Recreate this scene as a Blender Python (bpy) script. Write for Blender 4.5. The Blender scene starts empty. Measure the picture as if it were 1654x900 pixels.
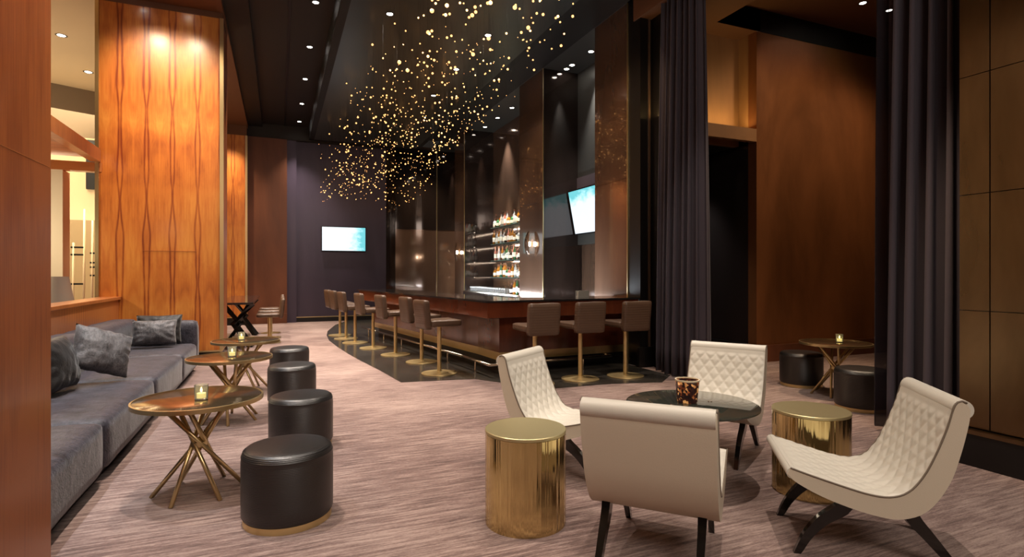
import bpy, bmesh, math, random
from mathutils import Vector, Matrix, noise
random.seed(7)
PI = math.pi
sc = bpy.context.scene
COL = sc.collection

# ------------------------------------------------------------------ camera, world, exposure
YAW = math.atan(377 / 899.0)
cam = bpy.data.objects.new('camera', bpy.data.cameras.new('camera'))
COL.objects.link(cam)
cam.data.sensor_width = 36
cam.data.lens = 36 * 899.0 / 1654
cam.data.shift_y = -8 / 1654
cam.data.clip_start = 0.05
cam.location = (0, 0, 1.4)
cam.rotation_euler = (PI / 2, 0, -YAW)
sc.camera = cam
w = bpy.data.worlds.new('world'); sc.world = w; w.use_nodes = True
w.node_tree.nodes['Background'].inputs[0].default_value = (1, .82, .68, 1)
w.node_tree.nodes['Background'].inputs[1].default_value = 0.012
sc.view_settings.view_transform = 'Standard'
sc.view_settings.look = 'None'
sc.view_settings.gamma = 1
sc.view_settings.use_curve_mapping = False
sc.view_settings.exposure = 0.62
sc.cycles.use_denoising = True
sc.cycles.sample_clamp_indirect = 4
sc.cycles.caustics_reflective = False
sc.cycles.caustics_refractive = False
sc.cycles.max_bounces = 8
sc.cycles.blur_glossy = 0.5

WARM = (1, .74, .50); NEUT = (1, .86, .74); COOL = (.86, .93, 1)
def spot(loc, power, ang=90, blend=.6, col=NEUT, to=None, r=.04, name='downlight_beam', parent=None):
    l = bpy.data.lights.new(name, 'SPOT'); l.energy = power; l.spot_size = math.radians(ang); l.spot_blend = blend
    l.color = col; l.shadow_soft_size = r
    o = bpy.data.objects.new(name, l); COL.objects.link(o); o.location = loc
    t = Vector(to) if to else Vector(loc) - Vector((0, 0, 1))
    o.rotation_euler = (t - Vector(loc)).to_track_quat('-Z', 'Y').to_euler()
    if parent: o.parent = parent
    return o
def area(loc, to, sx, sy, power, col=NEUT, name='area_lamp'):
    l = bpy.data.lights.new(name, 'AREA'); l.shape = 'RECTANGLE'; l.size = sx; l.size_y = sy; l.energy = power; l.color = col
    o = bpy.data.objects.new(name, l); COL.objects.link(o); o.location = loc
    o.rotation_euler = (Vector(to) - Vector(loc)).to_track_quat('-Z', 'Y').to_euler()
    return o
def point(loc, power, col=WARM, r=.03, name='lamp_glow'):
    l = bpy.data.lights.new(name, 'POINT'); l.energy = power; l.color = col; l.shadow_soft_size = r
    o = bpy.data.objects.new(name, l); COL.objects.link(o); o.location = loc
    return o

# slot of narrow downlights over the cocktail tables
for y, p in ((.6, 90), (2.35, 170), (4.15, 330), (6.0, 340), (7.6, 320), (9.3, 300), (11.0, 280), (13., 290), (15., 260)):
    spot((-.5, y, 5.42), p, 66, .7, NEUT)
# downlights over the lounge group and the walkway, outside the frame
for x, y, p in ((1.9, 5.0, 190), (3.1, 4.6, 190), (3.0, 2.7, 230), (1.6, 3.0, 110), (2.6, 1.2, 50), (.9, 1.0, 40), (1.6, 6.6, 230), (4.1, 5.2, 130)):
    spot((x, y, 5.12), p, 62, .8, NEUT, r=.03)
# wall washers on the wood piers
spot((-1.85, 8.35, 5.36), 170, 70, 1, WARM, to=(-1.72, 9.65, 4.0), r=.12)
spot((-1.30, 8.35, 5.36), 170, 70, 1, WARM, to=(-1.44, 9.65, 4.0), r=.12)
spot((-1.5, 7.2, 5.3), 190, 44, 1, WARM, to=(-1.55, 9.65, 2.6), r=.08)
point((-2.55, 2.8, 2.5), 16, (1, .72, .42), .14)  # unseen lamp without fixture, added for its reflection in the wood panel
area((1.2, -2.6, 4.6), (2.2, 3.0, .4), 3.0, 1.2, 115, NEUT, 'front_fill_light')  # unseen soft fill added behind the camera to lighten the chairs
area((-1.6, -3.0, 3.6), (-.5, 3.0, .6), .5, 1.8, 6, WARM, 'side_fill_light')  # weak unseen fill added behind the camera on the sofa side
spot((.9, 1.9, 5.0), 260, 42, 1, WARM, to=(-.8, 2.4, 2.9), r=.06)
spot((-1.3, 15.8, 5.3), 220, 70, 1, WARM, to=(-1.2, 17.0, 2.8), r=.05)
# sofa wash
spot((-1.75, 5.2, 5.3), 280, 60, .8, COOL); spot((-1.75, 7.6, 5.3), 260, 60, .8, COOL); spot((-1.7, 3.5, 5.3), 230, 60, .8, COOL)
# right-hand room and doorway
spot((5.9, 4.9, 5.15), 290, 70, .8, WARM); spot((6.8, 3.6, 5.15), 200, 80, .8, WARM)
spot((7.7, 4.2, 5.4), 150, 90, 1, (1, .70, .44), to=(7.9, 6.6, 2.9), r=.2); spot((9.6, 4.6, 5.4), 70, 80, 1, (1, .66, .4), to=(9.3, 6.6, 2.6), r=.2)
area((5.9, 6.76, 3.74), (5.9, 6.92, 5.2), 2.0, .05, 8, (1, .68, .26), 'cove_strip')
spot((6.1, 7.9, 3.3), 90, 70, 1, COOL, to=(7.0, 7.9, 1.2), r=.1)
# spot added to stand in for the reflected glow on the near bronze wall
spot((3.2, 2.5, 4.9), 480, 30, 1, WARM, to=(4.7, 2.25, 1.95), r=.15)
# work light behind the bar thrown on the foot of the bronze piers
area((4.1, 9.4, .85), (5.0, 9.4, .95), 3.6, .08, 50, COOL, 'bar_work_strip')
area((4.1, 13.6, .85), (5.4, 13.6, 1.0), 4.0, .08, 50, COOL, 'bar_work_strip')
# back wall
spot((1.8, 15.6, 5.5), 150, 80, .9, COOL, to=(1.8, 17.2, 2))
spot((4.3, 17.0, 5.4), 160, 80, 1, WARM, to=(4.4, 18.6, 2.6), r=.1)  # extra spot added to brighten the far face beside the bar
for y, p in ((6.2, 130), (9.6, 130), (14.3, 110)): spot((3.98, y, 5.4), p, 60, 1, (1, .66, .38), to=(5.0, y + 1.2, 3.0), r=.1)
# neighbouring room seen over the low wall: fixtureless lights added to brighten it
area((-3.6, 11.6, 2.7), (-4.0, 14.5, 1.8), 1.6, .6, 20, (1, .72, .38))
area((-4.6, 12.5, 4.9), (-4.6, 12.5, 0), 2.5, 5, 240, (1, .80, .52))
area((-4.4, 12.5, 2.6), (-4.4, 12.6, 6), 2.0, 4, 50, (1, .84, .62))
point((-3.3, 8.6, 1.9), 32, (1, .84, .6), .1)

# ------------------------------------------------------------------ materials
def new_mat(name):
    m = bpy.data.materials.new(name); m.use_nodes = True
    nt = m.node_tree; b = nt.nodes['Principled BSDF']
    return m, nt, b
def plain(name, col, rough=.5, metal=0, emit=None, es=0, bump=0, bscale=60, coat=0, sheen=0, alpha=1, trans=0, ior=1.45, aniso=0):
    m, nt, b = new_mat(name)
    b.inputs['Base Color'].default_value = (*col, 1); b.inputs['Roughness'].default_value = rough; b.inputs['Metallic'].default_value = metal
    b.inputs['Coat Weight'].default_value = coat; b.inputs['Coat Roughness'].default_value = .12
    b.inputs['Sheen Weight'].default_value = sheen; b.inputs['Alpha'].default_value = alpha
    b.inputs['Transmission Weight'].default_value = trans; b.inputs['IOR'].default_value = ior
    if emit: b.inputs['Emission Color'].default_value = (*emit, 1); b.inputs['Emission Strength'].default_value = es
    tc = nt.nodes.new('ShaderNodeTexCoord'); n = nt.nodes.new('ShaderNodeTexNoise'); n.inputs['Scale'].default_value = bscale
    nt.links.new(tc.outputs['Object'], n.inputs['Vector'])
    if bump:
        bp = nt.nodes.new('ShaderNodeBump'); bp.inputs['Strength'].default_value = bump; bp.inputs['Distance'].default_value = .01
        nt.links.new(n.outputs['Fac'], bp.inputs['Height']); nt.links.new(bp.outputs[0], b.inputs['Normal'])
    return m
def ramp(nt, fac, stops):
    r = nt.nodes.new('ShaderNodeValToRGB'); e = r.color_ramp.elements
    while len(e) < len(stops): e.new(.5)
    for k, (p, c) in enumerate(stops): e[k].position = p; e[k].color = (*c, 1)
    nt.links.new(fac, r.inputs['Fac']); return r.outputs['Color']
def coords(nt, scale=(1, 1, 1), loc=(0, 0, 0), kind='Object'):
    tc = nt.nodes.new('ShaderNodeTexCoord'); mp = nt.nodes.new('ShaderNodeMapping')
    mp.inputs['Scale'].default_value = scale; mp.inputs['Location'].default_value = loc
    nt.links.new(tc.outputs[kind], mp.inputs['Vector']); return mp.outputs['Vector']
def noise_n(nt, vec, scale, detail=4, rough=.6, dist=0):
    n = nt.nodes.new('ShaderNodeTexNoise'); n.inputs['Scale'].default_value = scale; n.inputs['Detail'].default_value = detail
    n.inputs['Roughness'].default_value = rough; n.inputs['Distortion'].default_value = dist
    nt.links.new(vec, n.inputs['Vector']); return n.outputs['Fac']
def math_n(nt, op, a, b=None, c=None):
    m = nt.nodes.new('ShaderNodeMath'); m.operation = op
    for k, v in enumerate((a, b, c)):
        if v is None: continue
        if isinstance(v, (int, float)): m.inputs[k].default_value = v
        else: nt.links.new(v, m.inputs[k])
    return m.outputs[0]

def veneer(name, dark, mid, light, axis, width=.165, rough=.34, line=1.0, off=0, grain=.45):
    """book-matched veneer: mirrored leaves along one axis, grain running up, a spindle-shaped pair of dark lines at each joint"""
    m, nt, b = new_mat(name)
    tc = nt.nodes.new('ShaderNodeTexCoord'); sp = nt.nodes.new('ShaderNodeSeparateXYZ'); nt.links.new(tc.outputs['Object'], sp.inputs[0])
    a = sp.outputs[axis]; z = sp.outputs[2]
    pp = math_n(nt, 'PINGPONG', math_n(nt, 'ADD', a, 10 + off), width)
    def vec(x, sz, sx=1):
        cb = nt.nodes.new('ShaderNodeCombineXYZ'); nt.links.new(math_n(nt, 'MULTIPLY', x, sx), cb.inputs[0]); nt.links.new(math_n(nt, 'MULTIPLY', z, sz), cb.inputs[2]); return cb.outputs[0]
    broad = noise_n(nt, vec(a, .5), 1.3, 3, .55, .6)
    fig = noise_n(nt, vec(pp, .22), 7, 4, .6, .5)
    fineg = noise_n(nt, vec(pp, .03), 70, 4, .65)
    zn = noise_n(nt, vec(math_n(nt, 'MULTIPLY', a, .3), 1.0), 1.1, 1, .4)
    rad = math_n(nt, 'ADD', .002, math_n(nt, 'MULTIPLY', math_n(nt, 'MAXIMUM', math_n(nt, 'SUBTRACT', zn, .32), 0), .13))
    edge = math_n(nt, 'MAXIMUM', math_n(nt, 'SUBTRACT', 1, math_n(nt, 'MULTIPLY', math_n(nt, 'ABSOLUTE', math_n(nt, 'SUBTRACT', pp, rad)), 52)), 0)
    f = math_n(nt, 'ADD', math_n(nt, 'MULTIPLY', broad, .45), math_n(nt, 'MULTIPLY', fig, .35))
    f = math_n(nt, 'ADD', f, math_n(nt, 'MULTIPLY', fineg, grain * .5))
    f = math_n(nt, 'SUBTRACT', f, math_n(nt, 'MULTIPLY', edge, .17 * line))
    c = ramp(nt, f, [(.34, dark), (.49, mid), (.64, light)])
    nt.links.new(c, b.inputs['Base Color']); b.inputs['Roughness'].default_value = rough
    b.inputs['Coat Weight'].default_value = .22; b.inputs['Coat Roughness'].default_value = .16
    return m
def metal_panel(name, col, rough=.3, var=.35, scale=1.2, metal=1.0, streak=(1, 1, .25), coat=0.0, rip=.05):
    m, nt, b = new_mat(name)
    v = coords(nt, streak); n = noise_n(nt, v, scale, 5, .6, .4)
    lo = tuple(x * (1 - var) for x in col); hi = tuple(min(1, x * (1 + var)) for x in col)
    nt.links.new(ramp(nt, n, [(.3, lo), (.7, hi)]), b.inputs['Base Color'])
    rr = nt.nodes.new('ShaderNodeMapRange'); rr.inputs['To Min'].default_value = rough * .8; rr.inputs['To Max'].default_value = rough * 1.3
    nt.links.new(n, rr.inputs['Value']); nt.links.new(rr.outputs[0], b.inputs['Roughness'])
    b.inputs['Metallic'].default_value = metal; b.inputs['Coat Weight'].default_value = coat
    n2 = noise_n(nt, coords(nt, (30, 30, 2) if rip < .1 else (12, 12, .15)), 2, 2)
    bp = nt.nodes.new('ShaderNodeBump'); bp.inputs['Strength'].default_value = rip; bp.inputs['Distance'].default_value = .004 if rip < .1 else .03
    nt.links.new(n2, bp.inputs['Height']); nt.links.new(bp.outputs[0], b.inputs['Normal'])
    return m
def carpet_mat():
    m, nt, b = new_mat('carpet')
    s1 = noise_n(nt, coords(nt, (1.0, 12, 1)), 3.0, 6, .75, .3)
    s2 = noise_n(nt, coords(nt, (.35, .6, 1)), 1.6, 3, .5)
    s3 = noise_n(nt, coords(nt, (22, 90, 1)), 2.0, 3, .7)
    f = math_n(nt, 'ADD', math_n(nt, 'MULTIPLY', s1, .62), math_n(nt, 'MULTIPLY', s2, .28))
    f = math_n(nt, 'ADD', f, math_n(nt, 'MULTIPLY', s3, .22))
    c = ramp(nt, f, [(.42, (.052, .027, .024)), (.53, (.190, .116, .100)), (.66, (.44, .32, .275))])
    nt.links.new(c, b.inputs['Base Color']); b.inputs['Roughness'].default_value = .95
    b.inputs['Sheen Weight'].default_value = .2
    bp = nt.nodes.new('ShaderNodeBump'); bp.inputs['Strength'].default_value = .5; bp.inputs['Distance'].default_value = .008
    nt.links.new(s3, bp.inputs['Height']); nt.links.new(bp.outputs[0], b.inputs['Normal'])
    return m
def tile_mat():
    m, nt, b = new_mat('dark_tile')
    br = nt.nodes.new('ShaderNodeTexBrick'); br.offset = .0; br.inputs['Scale'].default_value = 1
    br.inputs['Brick Width'].default_value = .6; br.inputs['Row Height'].default_value = .6; br.inputs['Mortar Size'].default_value = .004
    br.inputs['Color1'].default_value = (.040, .036, .030, 1); br.inputs['Color2'].default_value = (.055, .048, .040, 1); br.inputs['Mortar'].default_value = (.02, .018, .016, 1)
    nt.links.new(coords(nt), br.inputs['Vector'])
    nt.links.new(br.outputs['Color'], b.inputs['Base Color']); b.inputs['Roughness'].default_value = .16
    return m
def velvet_mat(name, c0, c1):
    m, nt, b = new_mat(name)
    n = noise_n(nt, coords(nt, (1, 1.6, 1)), 7, 5, .7, .6); n2 = noise_n(nt, coords(nt, (1, 1, 1)), 90, 3, .7)
    n3 = noise_n(nt, coords(nt, (2.2, 1, 1)), 22, 4, .7, .4)
    f = math_n(nt, 'ADD', math_n(nt, 'MULTIPLY', n, .45), math_n(nt, 'ADD', math_n(nt, 'MULTIPLY', n2, .2), math_n(nt, 'MULTIPLY', n3, .35)))
    nt.links.new(ramp(nt, f, [(.40, c0), (.60, c1)]), b.inputs['Base Color'])
    b.inputs['Roughness'].default_value = .55; b.inputs['Sheen Weight'].default_value = .22; b.inputs['Sheen Roughness'].default_value = .35
    bp = nt.nodes.new('ShaderNodeBump'); bp.inputs['Strength'].default_value = .6; bp.inputs['Distance'].default_value = .02
    nt.links.new(f, bp.inputs['Height']); nt.links.new(bp.outputs[0], b.inputs['Normal'])
    return m
def ribbed_leather(name, col, rough=.32, dens=75, ior=1.75):
    m, nt, b = new_mat(name); b.inputs['IOR'].default_value = ior
    wv = nt.nodes.new('ShaderNodeTexWave'); wv.wave_type = 'BANDS'; wv.bands_direction = 'Z'; wv.inputs['Scale'].default_value = dens / 2; wv.inputs['Distortion'].default_value = .8
    nt.links.new(coords(nt), wv.inputs['Vector'])
    b.inputs['Base Color'].default_value = (*col, 1); b.inputs['Roughness'].default_value = rough
    n = noise_n(nt, coords(nt), 120, 2)
    h_ = math_n(nt, 'ADD', wv.outputs['Fac'], math_n(nt, 'MULTIPLY', n, .5))
    bp = nt.nodes.new('ShaderNodeBump'); bp.inputs['Strength'].default_value = .35; bp.inputs['Distance'].default_value = .003
    nt.links.new(h_, bp.inputs['Height']); nt.links.new(bp.outputs[0], b.inputs['Normal'])
    return m
def screen_mat(name, flip=False):
    m, nt, b = new_mat(name)
    v = coords(nt, (1, 1, 1), kind='Generated')
    n = noise_n(nt, v, 5, 3, .6)
    sp = nt.nodes.new('ShaderNodeSeparateXYZ'); nt.links.new(v, sp.inputs[0])
    if flip: g = math_n(nt, 'MULTIPLY', sp.outputs[2], 1.0)
    else: g = math_n(nt, 'MULTIPLY', sp.outputs[0], 1.0)
    f = math_n(nt, 'ADD', math_n(nt, 'MULTIPLY', g, .8), math_n(nt, 'MULTIPLY', n, .5))
    c = ramp(nt, f, [(.0, (.86, .92, 1)), (.80, (.80, .93, 1)), (.93, (.38, .80, .86)), (1, (.16, .6, .66))])
    # line of writing-like blocks at the top of the picture
    b.inputs['Base Color'].default_value = (.02, .02, .02, 1); b.inputs['Roughness'].default_value = .2
    nt.links.new(c, b.inputs['Emission Color']); b.inputs['Emission Strength'].default_value = .78
    return m

M = dict(
    carpet=carpet_mat(), tile=tile_mat(),
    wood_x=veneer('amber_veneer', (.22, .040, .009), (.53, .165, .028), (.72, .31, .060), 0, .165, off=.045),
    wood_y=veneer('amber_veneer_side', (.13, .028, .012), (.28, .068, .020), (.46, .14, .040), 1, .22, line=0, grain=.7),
    wood_bar=veneer('bar_veneer', (.10, .024, .010), (.15, .036, .014), (.20, .052, .018), 0, 1.5, .13, 0, grain=.3),
    wood_slat=veneer('slat_veneer', (.20, .055, .018), (.40, .12, .035), (.55, .2, .06), 1, .04, grain=1.2),
    wood_trim=veneer('trim_wood', (.30, .09, .025), (.45, .15, .045), (.6, .22, .07), 1, .5, .3, 0),
    bronze=metal_panel('bronze_panel', (.17, .100, .066), .13, .28, metal=.45, coat=.6),
    bronze_d=metal_panel('dark_bronze_panel', (.040, .028, .024), .08, .3, metal=.5, coat=.6, rip=.012),  # on the pier sides this darker tone carries their shade
    bronze_r=metal_panel('antique_brass_panel', (.21, .138, .075), .27, .35, 1.6),
    leather_wall=metal_panel('copper_leather_wall', (.30, .115, .040), .42, .35, .9, .55, (1, 1, .35)),
    alcove=metal_panel('alcove_leather', (.30, .15, .06), .5, .2, 2, .2),
    wall_brown=metal_panel('dark_brown_panel', (.14, .050, .024), .35, .4, .8, .4),
    wall_plum=metal_panel('plum_wall', (.060, .045, .070), .30, .25, .6, .3),
    ceil=plain('charcoal_ceiling', (.013, .010, .009), .6, bump=.02),
    ceil_brown=plain('umber_ceiling', (.14, .06, .028), .7),
    ceil_black=plain('black_ceiling', (.004, .004, .004), .6),
    ceil_gloss=metal_panel('black_mirror_ceiling', (.052, .060, .060), .30, .1, .5, .4),
    ceil_grey=plain('niche_ceiling', (.06, .06, .055), .4),
    black=plain('black_plinth', (.006, .005, .005), .35),
    beige=plain('beige_plaster', (.52, .40, .24), .8, bump=.05),
    cream=plain('cream_column', (.80, .68, .48), .6),
    grey_b=plain('taupe_bulkhead', (.20, .15, .10), .7),
    brass=plain('satin_brass', (.64, .50, .26), .30, .92, bump=.02, bscale=8),
    brass_pol=metal_panel('polished_brass_sheet', (.66, .52, .24), .13, .06, 3, 1, (1, 1, .02), 0, .5),
    brass_top=plain('brushed_brass_top', (.62, .54, .30), .45, .85, bump=.05, bscale=200),
    stool_brass=plain('stool_brass', (.74, .56, .27), .38, .8),
    steel=plain('rail_steel', (.62, .55, .45), .22, 1),
    blackleather=ribbed_leather('black_ribbed_leather', (.006, .0055, .0055), .40),
    taupe=ribbed_leather('taupe_leather', (.100, .058, .036), .38, 20, 1.48),
    cream_l=plain('ivory_quilted_leather', (.68, .645, .56), .42, bump=.06, bscale=180),
    cream_b=plain('ivory_leather_back', (.68, .60, .47), .48, bump=.06, bscale=160),
    piping=plain('taupe_piping', (.20, .16, .12), .5),
    ebony=plain('ebony_gloss', (.008, .007, .006), .12, coat=.6),
    velvet=velvet_mat('grey_velvet', (.008, .0075, .013), (.062, .057, .075)),
    velvet_p=velvet_mat('silver_velvet', (.035, .033, .036), (.17, .162, .168)),
    velvet_k=velvet_mat('black_velvet', (.004, .0035, .0035), (.016, .014, .013)),
    stone=plain('black_stone', (.020, .018, .018), .07, coat=.5),
    dark_glass=plain('smoked_glass', (.22, .24, .19), .03, trans=.85),
    glass=plain('clear_glass', (.95, .97, .97), .03, trans=.85, ior=1.45),
    shelf_glass=plain('green_shelf_glass', (.14, .22, .17), .1, trans=.3),
    curtain=plain('plum_curtain', (.060, .048, .062), .8, bump=.2, bscale=220, sheen=.1),
    sheer=plain('sheer_curtain', (.020, .014, .022), .85, alpha=.72),
    bulb=plain('bulb_glow', (.9, .5, .2), .4, emit=(1, .46, .14), es=2.2),
    bulb_big=plain('bulb_glow_large', (.9, .5, .2), .4, emit=(1, .52, .18), es=4),
    wire=plain('wire', (.002, .002, .002), .9),
    lens=plain('downlight_lens', (1, 1, 1), .4, emit=(1, .93, .82), es=20),
    trimm=plain('downlight_trim', (.03, .03, .03), .4),
    flame=plain('candle_flame', (1, .7, .3), .5, emit=(1, .72, .25), es=9),
    wax=plain('candle_wax', (.75, .7, .35), .5, emit=(1, .75, .25), es=.9),
    votive=plain('votive_glass', (.92, .95, .9), .06, trans=.75),
    sconce_light=plain('sconce_light', (1, 1, 1), .5, emit=(1, .84, .62), es=45),
    led=plain('shelf_led', (1, 1, 1), .5, emit=(1, .88, .70), es=60),
    shade=plain('linen_shade', (.35, .28, .20), .8),
    bezel=plain('tv_bezel', (.01, .01, .012), .25),
    tvbox=plain('tv_housing', (.17, .145, .18), .4, .1),
    screen=screen_mat('tv_picture'), screen2=screen_mat('tv_picture_side', True),
    paper=plain('card', (.42, .40, .36), .6),
)
for k in ('bulb', 'bulb_big', 'lens', 'flame', 'wax'): M[k].cycles.emission_sampling = 'NONE'
def mosaic():
    m, nt, b = new_mat('mosaic_glass')
    v = nt.nodes.new('ShaderNodeTexVoronoi'); v.inputs['Scale'].default_value = 55; nt.links.new(coords(nt), v.inputs['Vector'])
    sp = nt.nodes.new('ShaderNodeSeparateColor'); nt.links.new(v.outputs['Color'], sp.inputs[0])
    c = ramp(nt, sp.outputs[0], [(.0, (.015, .008, .008)), (.55, (.05, .015, .01)), (.72, (.35, .08, .02)), (.95, (.9, .45, .15))])
    nt.links.new(c, b.inputs['Base Color']); b.inputs['Roughness'].default_value = .12; b.inputs['Metallic'].default_value = .3
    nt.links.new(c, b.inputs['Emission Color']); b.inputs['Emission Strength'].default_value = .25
    return m
M['mosaic'] = mosaic()

# ------------------------------------------------------------------ mesh helpers
def link(o, parent=None, loc=None, rz=0):
    COL.objects.link(o)
    if parent: o.parent = parent
    if loc: o.location = loc
    if rz: o.rotation_euler = (0, 0, rz)
    return o
def obj(name, bm, mat, parent=None, smooth=False, loc=None, bevel=0, seg=3, rz=0):
    me = bpy.data.meshes.new(name)
    bmesh.ops.recalc_face_normals(bm, faces=bm.faces[:])
    bm.to_mesh(me); bm.free()
    for mm in (mat if isinstance(mat, (list, tuple)) else [mat]): me.materials.append(M[mm] if isinstance(mm, str) else mm)
    if smooth:
        for p in me.polygons: p.use_smooth = True
    o = bpy.data.objects.new(name, me); link(o, parent, loc, rz)
    if bevel:
        bv = o.modifiers.new('bevel', 'BEVEL'); bv.width = bevel; bv.segments = seg; bv.limit_method = 'ANGLE'
        for p in me.polygons: p.use_smooth = True
        bv.harden_normals = False
        if not smooth:
            me.set_sharp_from_angle(angle=math.radians(50)) if hasattr(me, 'set_sharp_from_angle') else None
    elif smooth == 'auto':
        me.set_sharp_from_angle(angle=math.radians(40))
    return o
def B(): return bmesh.new()
def box(bm, x0, x1, y0, y1, z0, z1):
    vs = [bm.verts.new((x, y, z)) for z in (z0, z1) for y in (y0, y1) for x in (x0, x1)]
    for f in ((0, 2, 3, 1), (4, 5, 7, 6), (0, 1, 5, 4), (2, 6, 7, 3), (0, 4, 6, 2), (1, 3, 7, 5)): bm.faces.new([vs[i] for i in f])
    return vs
def lathe(bm, prof, seg=32, c=(0, 0), close=True):
    rings = []
    for r, z in prof:
        if r < 1e-5: rings.append([bm.verts.new((c[0], c[1], z))])
        else: rings.append([bm.verts.new((c[0] + r * math.cos(2 * PI * k / seg), c[1] + r * math.sin(2 * PI * k / seg), z)) for k in range(seg)])
    for a, b in zip(rings, rings[1:]):
        for k in range(seg):
            k2 = (k + 1) % seg
            if len(a) == 1 and len(b) == 1: continue
            if len(a) == 1: bm.faces.new((a[0], b[k], b[k2]))
            elif len(b) == 1: bm.faces.new((a[k], b[0], a[k2]))
            else: bm.faces.new((a[k], b[k], b[k2], a[k2]))
def tube(bm, pts, r, seg=10, cap=True):
    pts = [Vector(p) for p in pts]; rings = []
    for i, p in enumerate(pts):
        d = (pts[min(i + 1, len(pts) - 1)] - pts[max(i - 1, 0)]).normalized()
        up = Vector((0, 0, 1)) if abs(d.z) < .95 else Vector((1, 0, 0))
        a = d.cross(up).normalized(); b = d.cross(a)
        rr = r[i] if isinstance(r, (list, tuple)) else r
        rings.append([bm.verts.new(p + rr * (math.cos(2 * PI * k / seg) * a + math.sin(2 * PI * k / seg) * b)) for k in range(seg)])
    for a, b in zip(rings, rings[1:]):
        for k in range(seg): bm.faces.new((a[k], a[(k + 1) % seg], b[(k + 1) % seg], b[k]))
    if cap: bm.faces.new(rings[0]); bm.faces.new(rings[-1])
def prism(bm, poly, z0, z1):
    a = [bm.verts.new((x, y, z0)) for x, y in poly]; b = [bm.verts.new((x, y, z1)) for x, y in poly]
    bm.faces.new(a); bm.faces.new(b)
    for k in range(len(poly)): bm.faces.new((a[k], a[(k + 1) % len(poly)], b[(k + 1) % len(poly)], b[k]))
def catmull(P, n):
    P = [Vector(p) for p in P]; P = [2 * P[0] - P[1]] + P + [2 * P[-1] - P[-2]]
    out = []; m = len(P) - 3
    for i in range(m):
        p0, p1, p2, p3 = P[i:i + 4]
        for k in range(n):
            t = k / n
            out.append(.5 * ((2 * p1) + (p2 - p0) * t + (2 * p0 - 5 * p1 + 4 * p2 - p3) * t * t + (3 * p1 - p0 - 3 * p2 + p3) * t ** 3))
    out.append(P[-2]); return out
def resample(pts, n):
    L = [0]
    for a, b in zip(pts, pts[1:]): L.append(L[-1] + (b - a).length)
    out = []; j = 0
    for k in range(n + 1):
        s = L[-1] * k / n
        while j < len(L) - 2 and L[j + 1] < s: j += 1
        t = (s - L[j]) / max(1e-9, L[j + 1] - L[j]); out.append(pts[j].lerp(pts[j + 1], t))
    return out, L[-1]
def tag(o, label=None, cat=None, group=None, kind=None):
    if label: o['label'] = label
    if cat: o['category'] = cat
    if group: o['group'] = group
    if kind: o['kind'] = kind
    return o
def thing(name, label, cat, loc=(0, 0, 0), rz=0, group=None):
    o = bpy.data.objects.new(name, None); o.empty_display_size = .1; link(o, None, loc); o.rotation_euler = (0, 0, rz)
    return tag(o, label, cat, group)
def copy_tree(o, parent=None):
    c = o.copy(); COL.objects.link(c)
    if parent: c.parent = parent
    for ch in list(o.children): copy_tree(ch, c)
    return c
def struct(name, bm, mat, **k):
    o = obj(name, bm, mat, **k); o['kind'] = 'structure'; return o
def sbox(name, mat, *b, **k):
    bm = B(); box(bm, *b); return struct(name, bm, mat, **k)

# ------------------------------------------------------------------ the setting: floor and ceilings
sbox('floor', 'carpet', -12, 14, -4, 24, -.1, 0)
tile_pts = [(1.9, 17.15), (1.42, 15.8), (1.10, 14.2), (1.0, 13.2), (.97, 12.2), (1.03, 11.1), (1.12, 10.0), (1.22, 9.1), (1.34, 8.2), (1.45, 7.15),
            (2.4, 7.0), (3.0, 6.05), (3.9, 6.02), (4.55, 5.85), (4.95, 6.2), (4.95, 7.2), (5.88, 8.2), (5.88, 18.5), (3.6, 18.5), (3.6, 17.15)]
bm = B(); prism(bm, tile_pts, -.02, .006); struct('trim_1', bm, 'tile')
sbox('ceiling', 'ceil', -.42, 4.98, -4, 17.2, 5.6, 5.8)
sbox('trim_2', 'ceil_black', -.78, -.42, -4, 17.2, 5.5, 5.8)                     # black lighting slot
sbox('trim_3', 'ceil_brown', -2.4, -.78, -4, 17.2, 5.42, 5.8)                    # ceiling of the side aisle
sbox('trim_4', 'ceil_gloss', .93, 3.85, 2.0, 16.7, 5.2, 5.32)                    # hung black mirror ceiling
sbox('trim_5', 'ceil_black', .80, .93, 2.0, 16.8, 5.2, 5.6)
sbox('trim_6', 'ceil_black', 3.85, 3.97, 2.0, 16.8, 5.2, 5.6)
sbox('trim_7', 'ceil_black', .80, 3.97, 16.7, 16.85, 5.2, 5.6)
sbox('trim_8', 'black', .14, .18, 2, 17.1, 5.585, 5.6)
sbox('trim_9', 'ceil_grey', 4.98, 5.95, 7.27, 18.6, 5.6, 5.8)                    # ceiling of the bar niches
# ------------------------------------------------------------------ back wall
sbox('wall_back', 'wall_plum', .45, 3.28, 17.2, 17.4, 0, 5.25)
sbox('wall_back_bronze', 'wall_brown', -2.4, .22, 17.0, 17.4, 0, 5.2)
sbox('trim_10', 'ceil', -2.4, 3.28, 17.05, 17.4, 5.2, 5.8)
sbox('trim_11', 'wall_plum', .20, .47, 17.08, 17.4, 0, 5.2)
sbox('trim_12', 'bronze_d', 3.02, 3.30, 17.1, 18.7, 0, 5.6)
sbox('baseboard_back', 'black', .22, 3.05, 17.14, 17.2, 0, .13)
sbox('trim_13', 'brass', .22, 3.05, 17.13, 17.2, .13, .15)
sbox('baseboard_left_back', 'wall_brown', -.6, .22, 16.94, 17.0, 0, .27)
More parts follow.
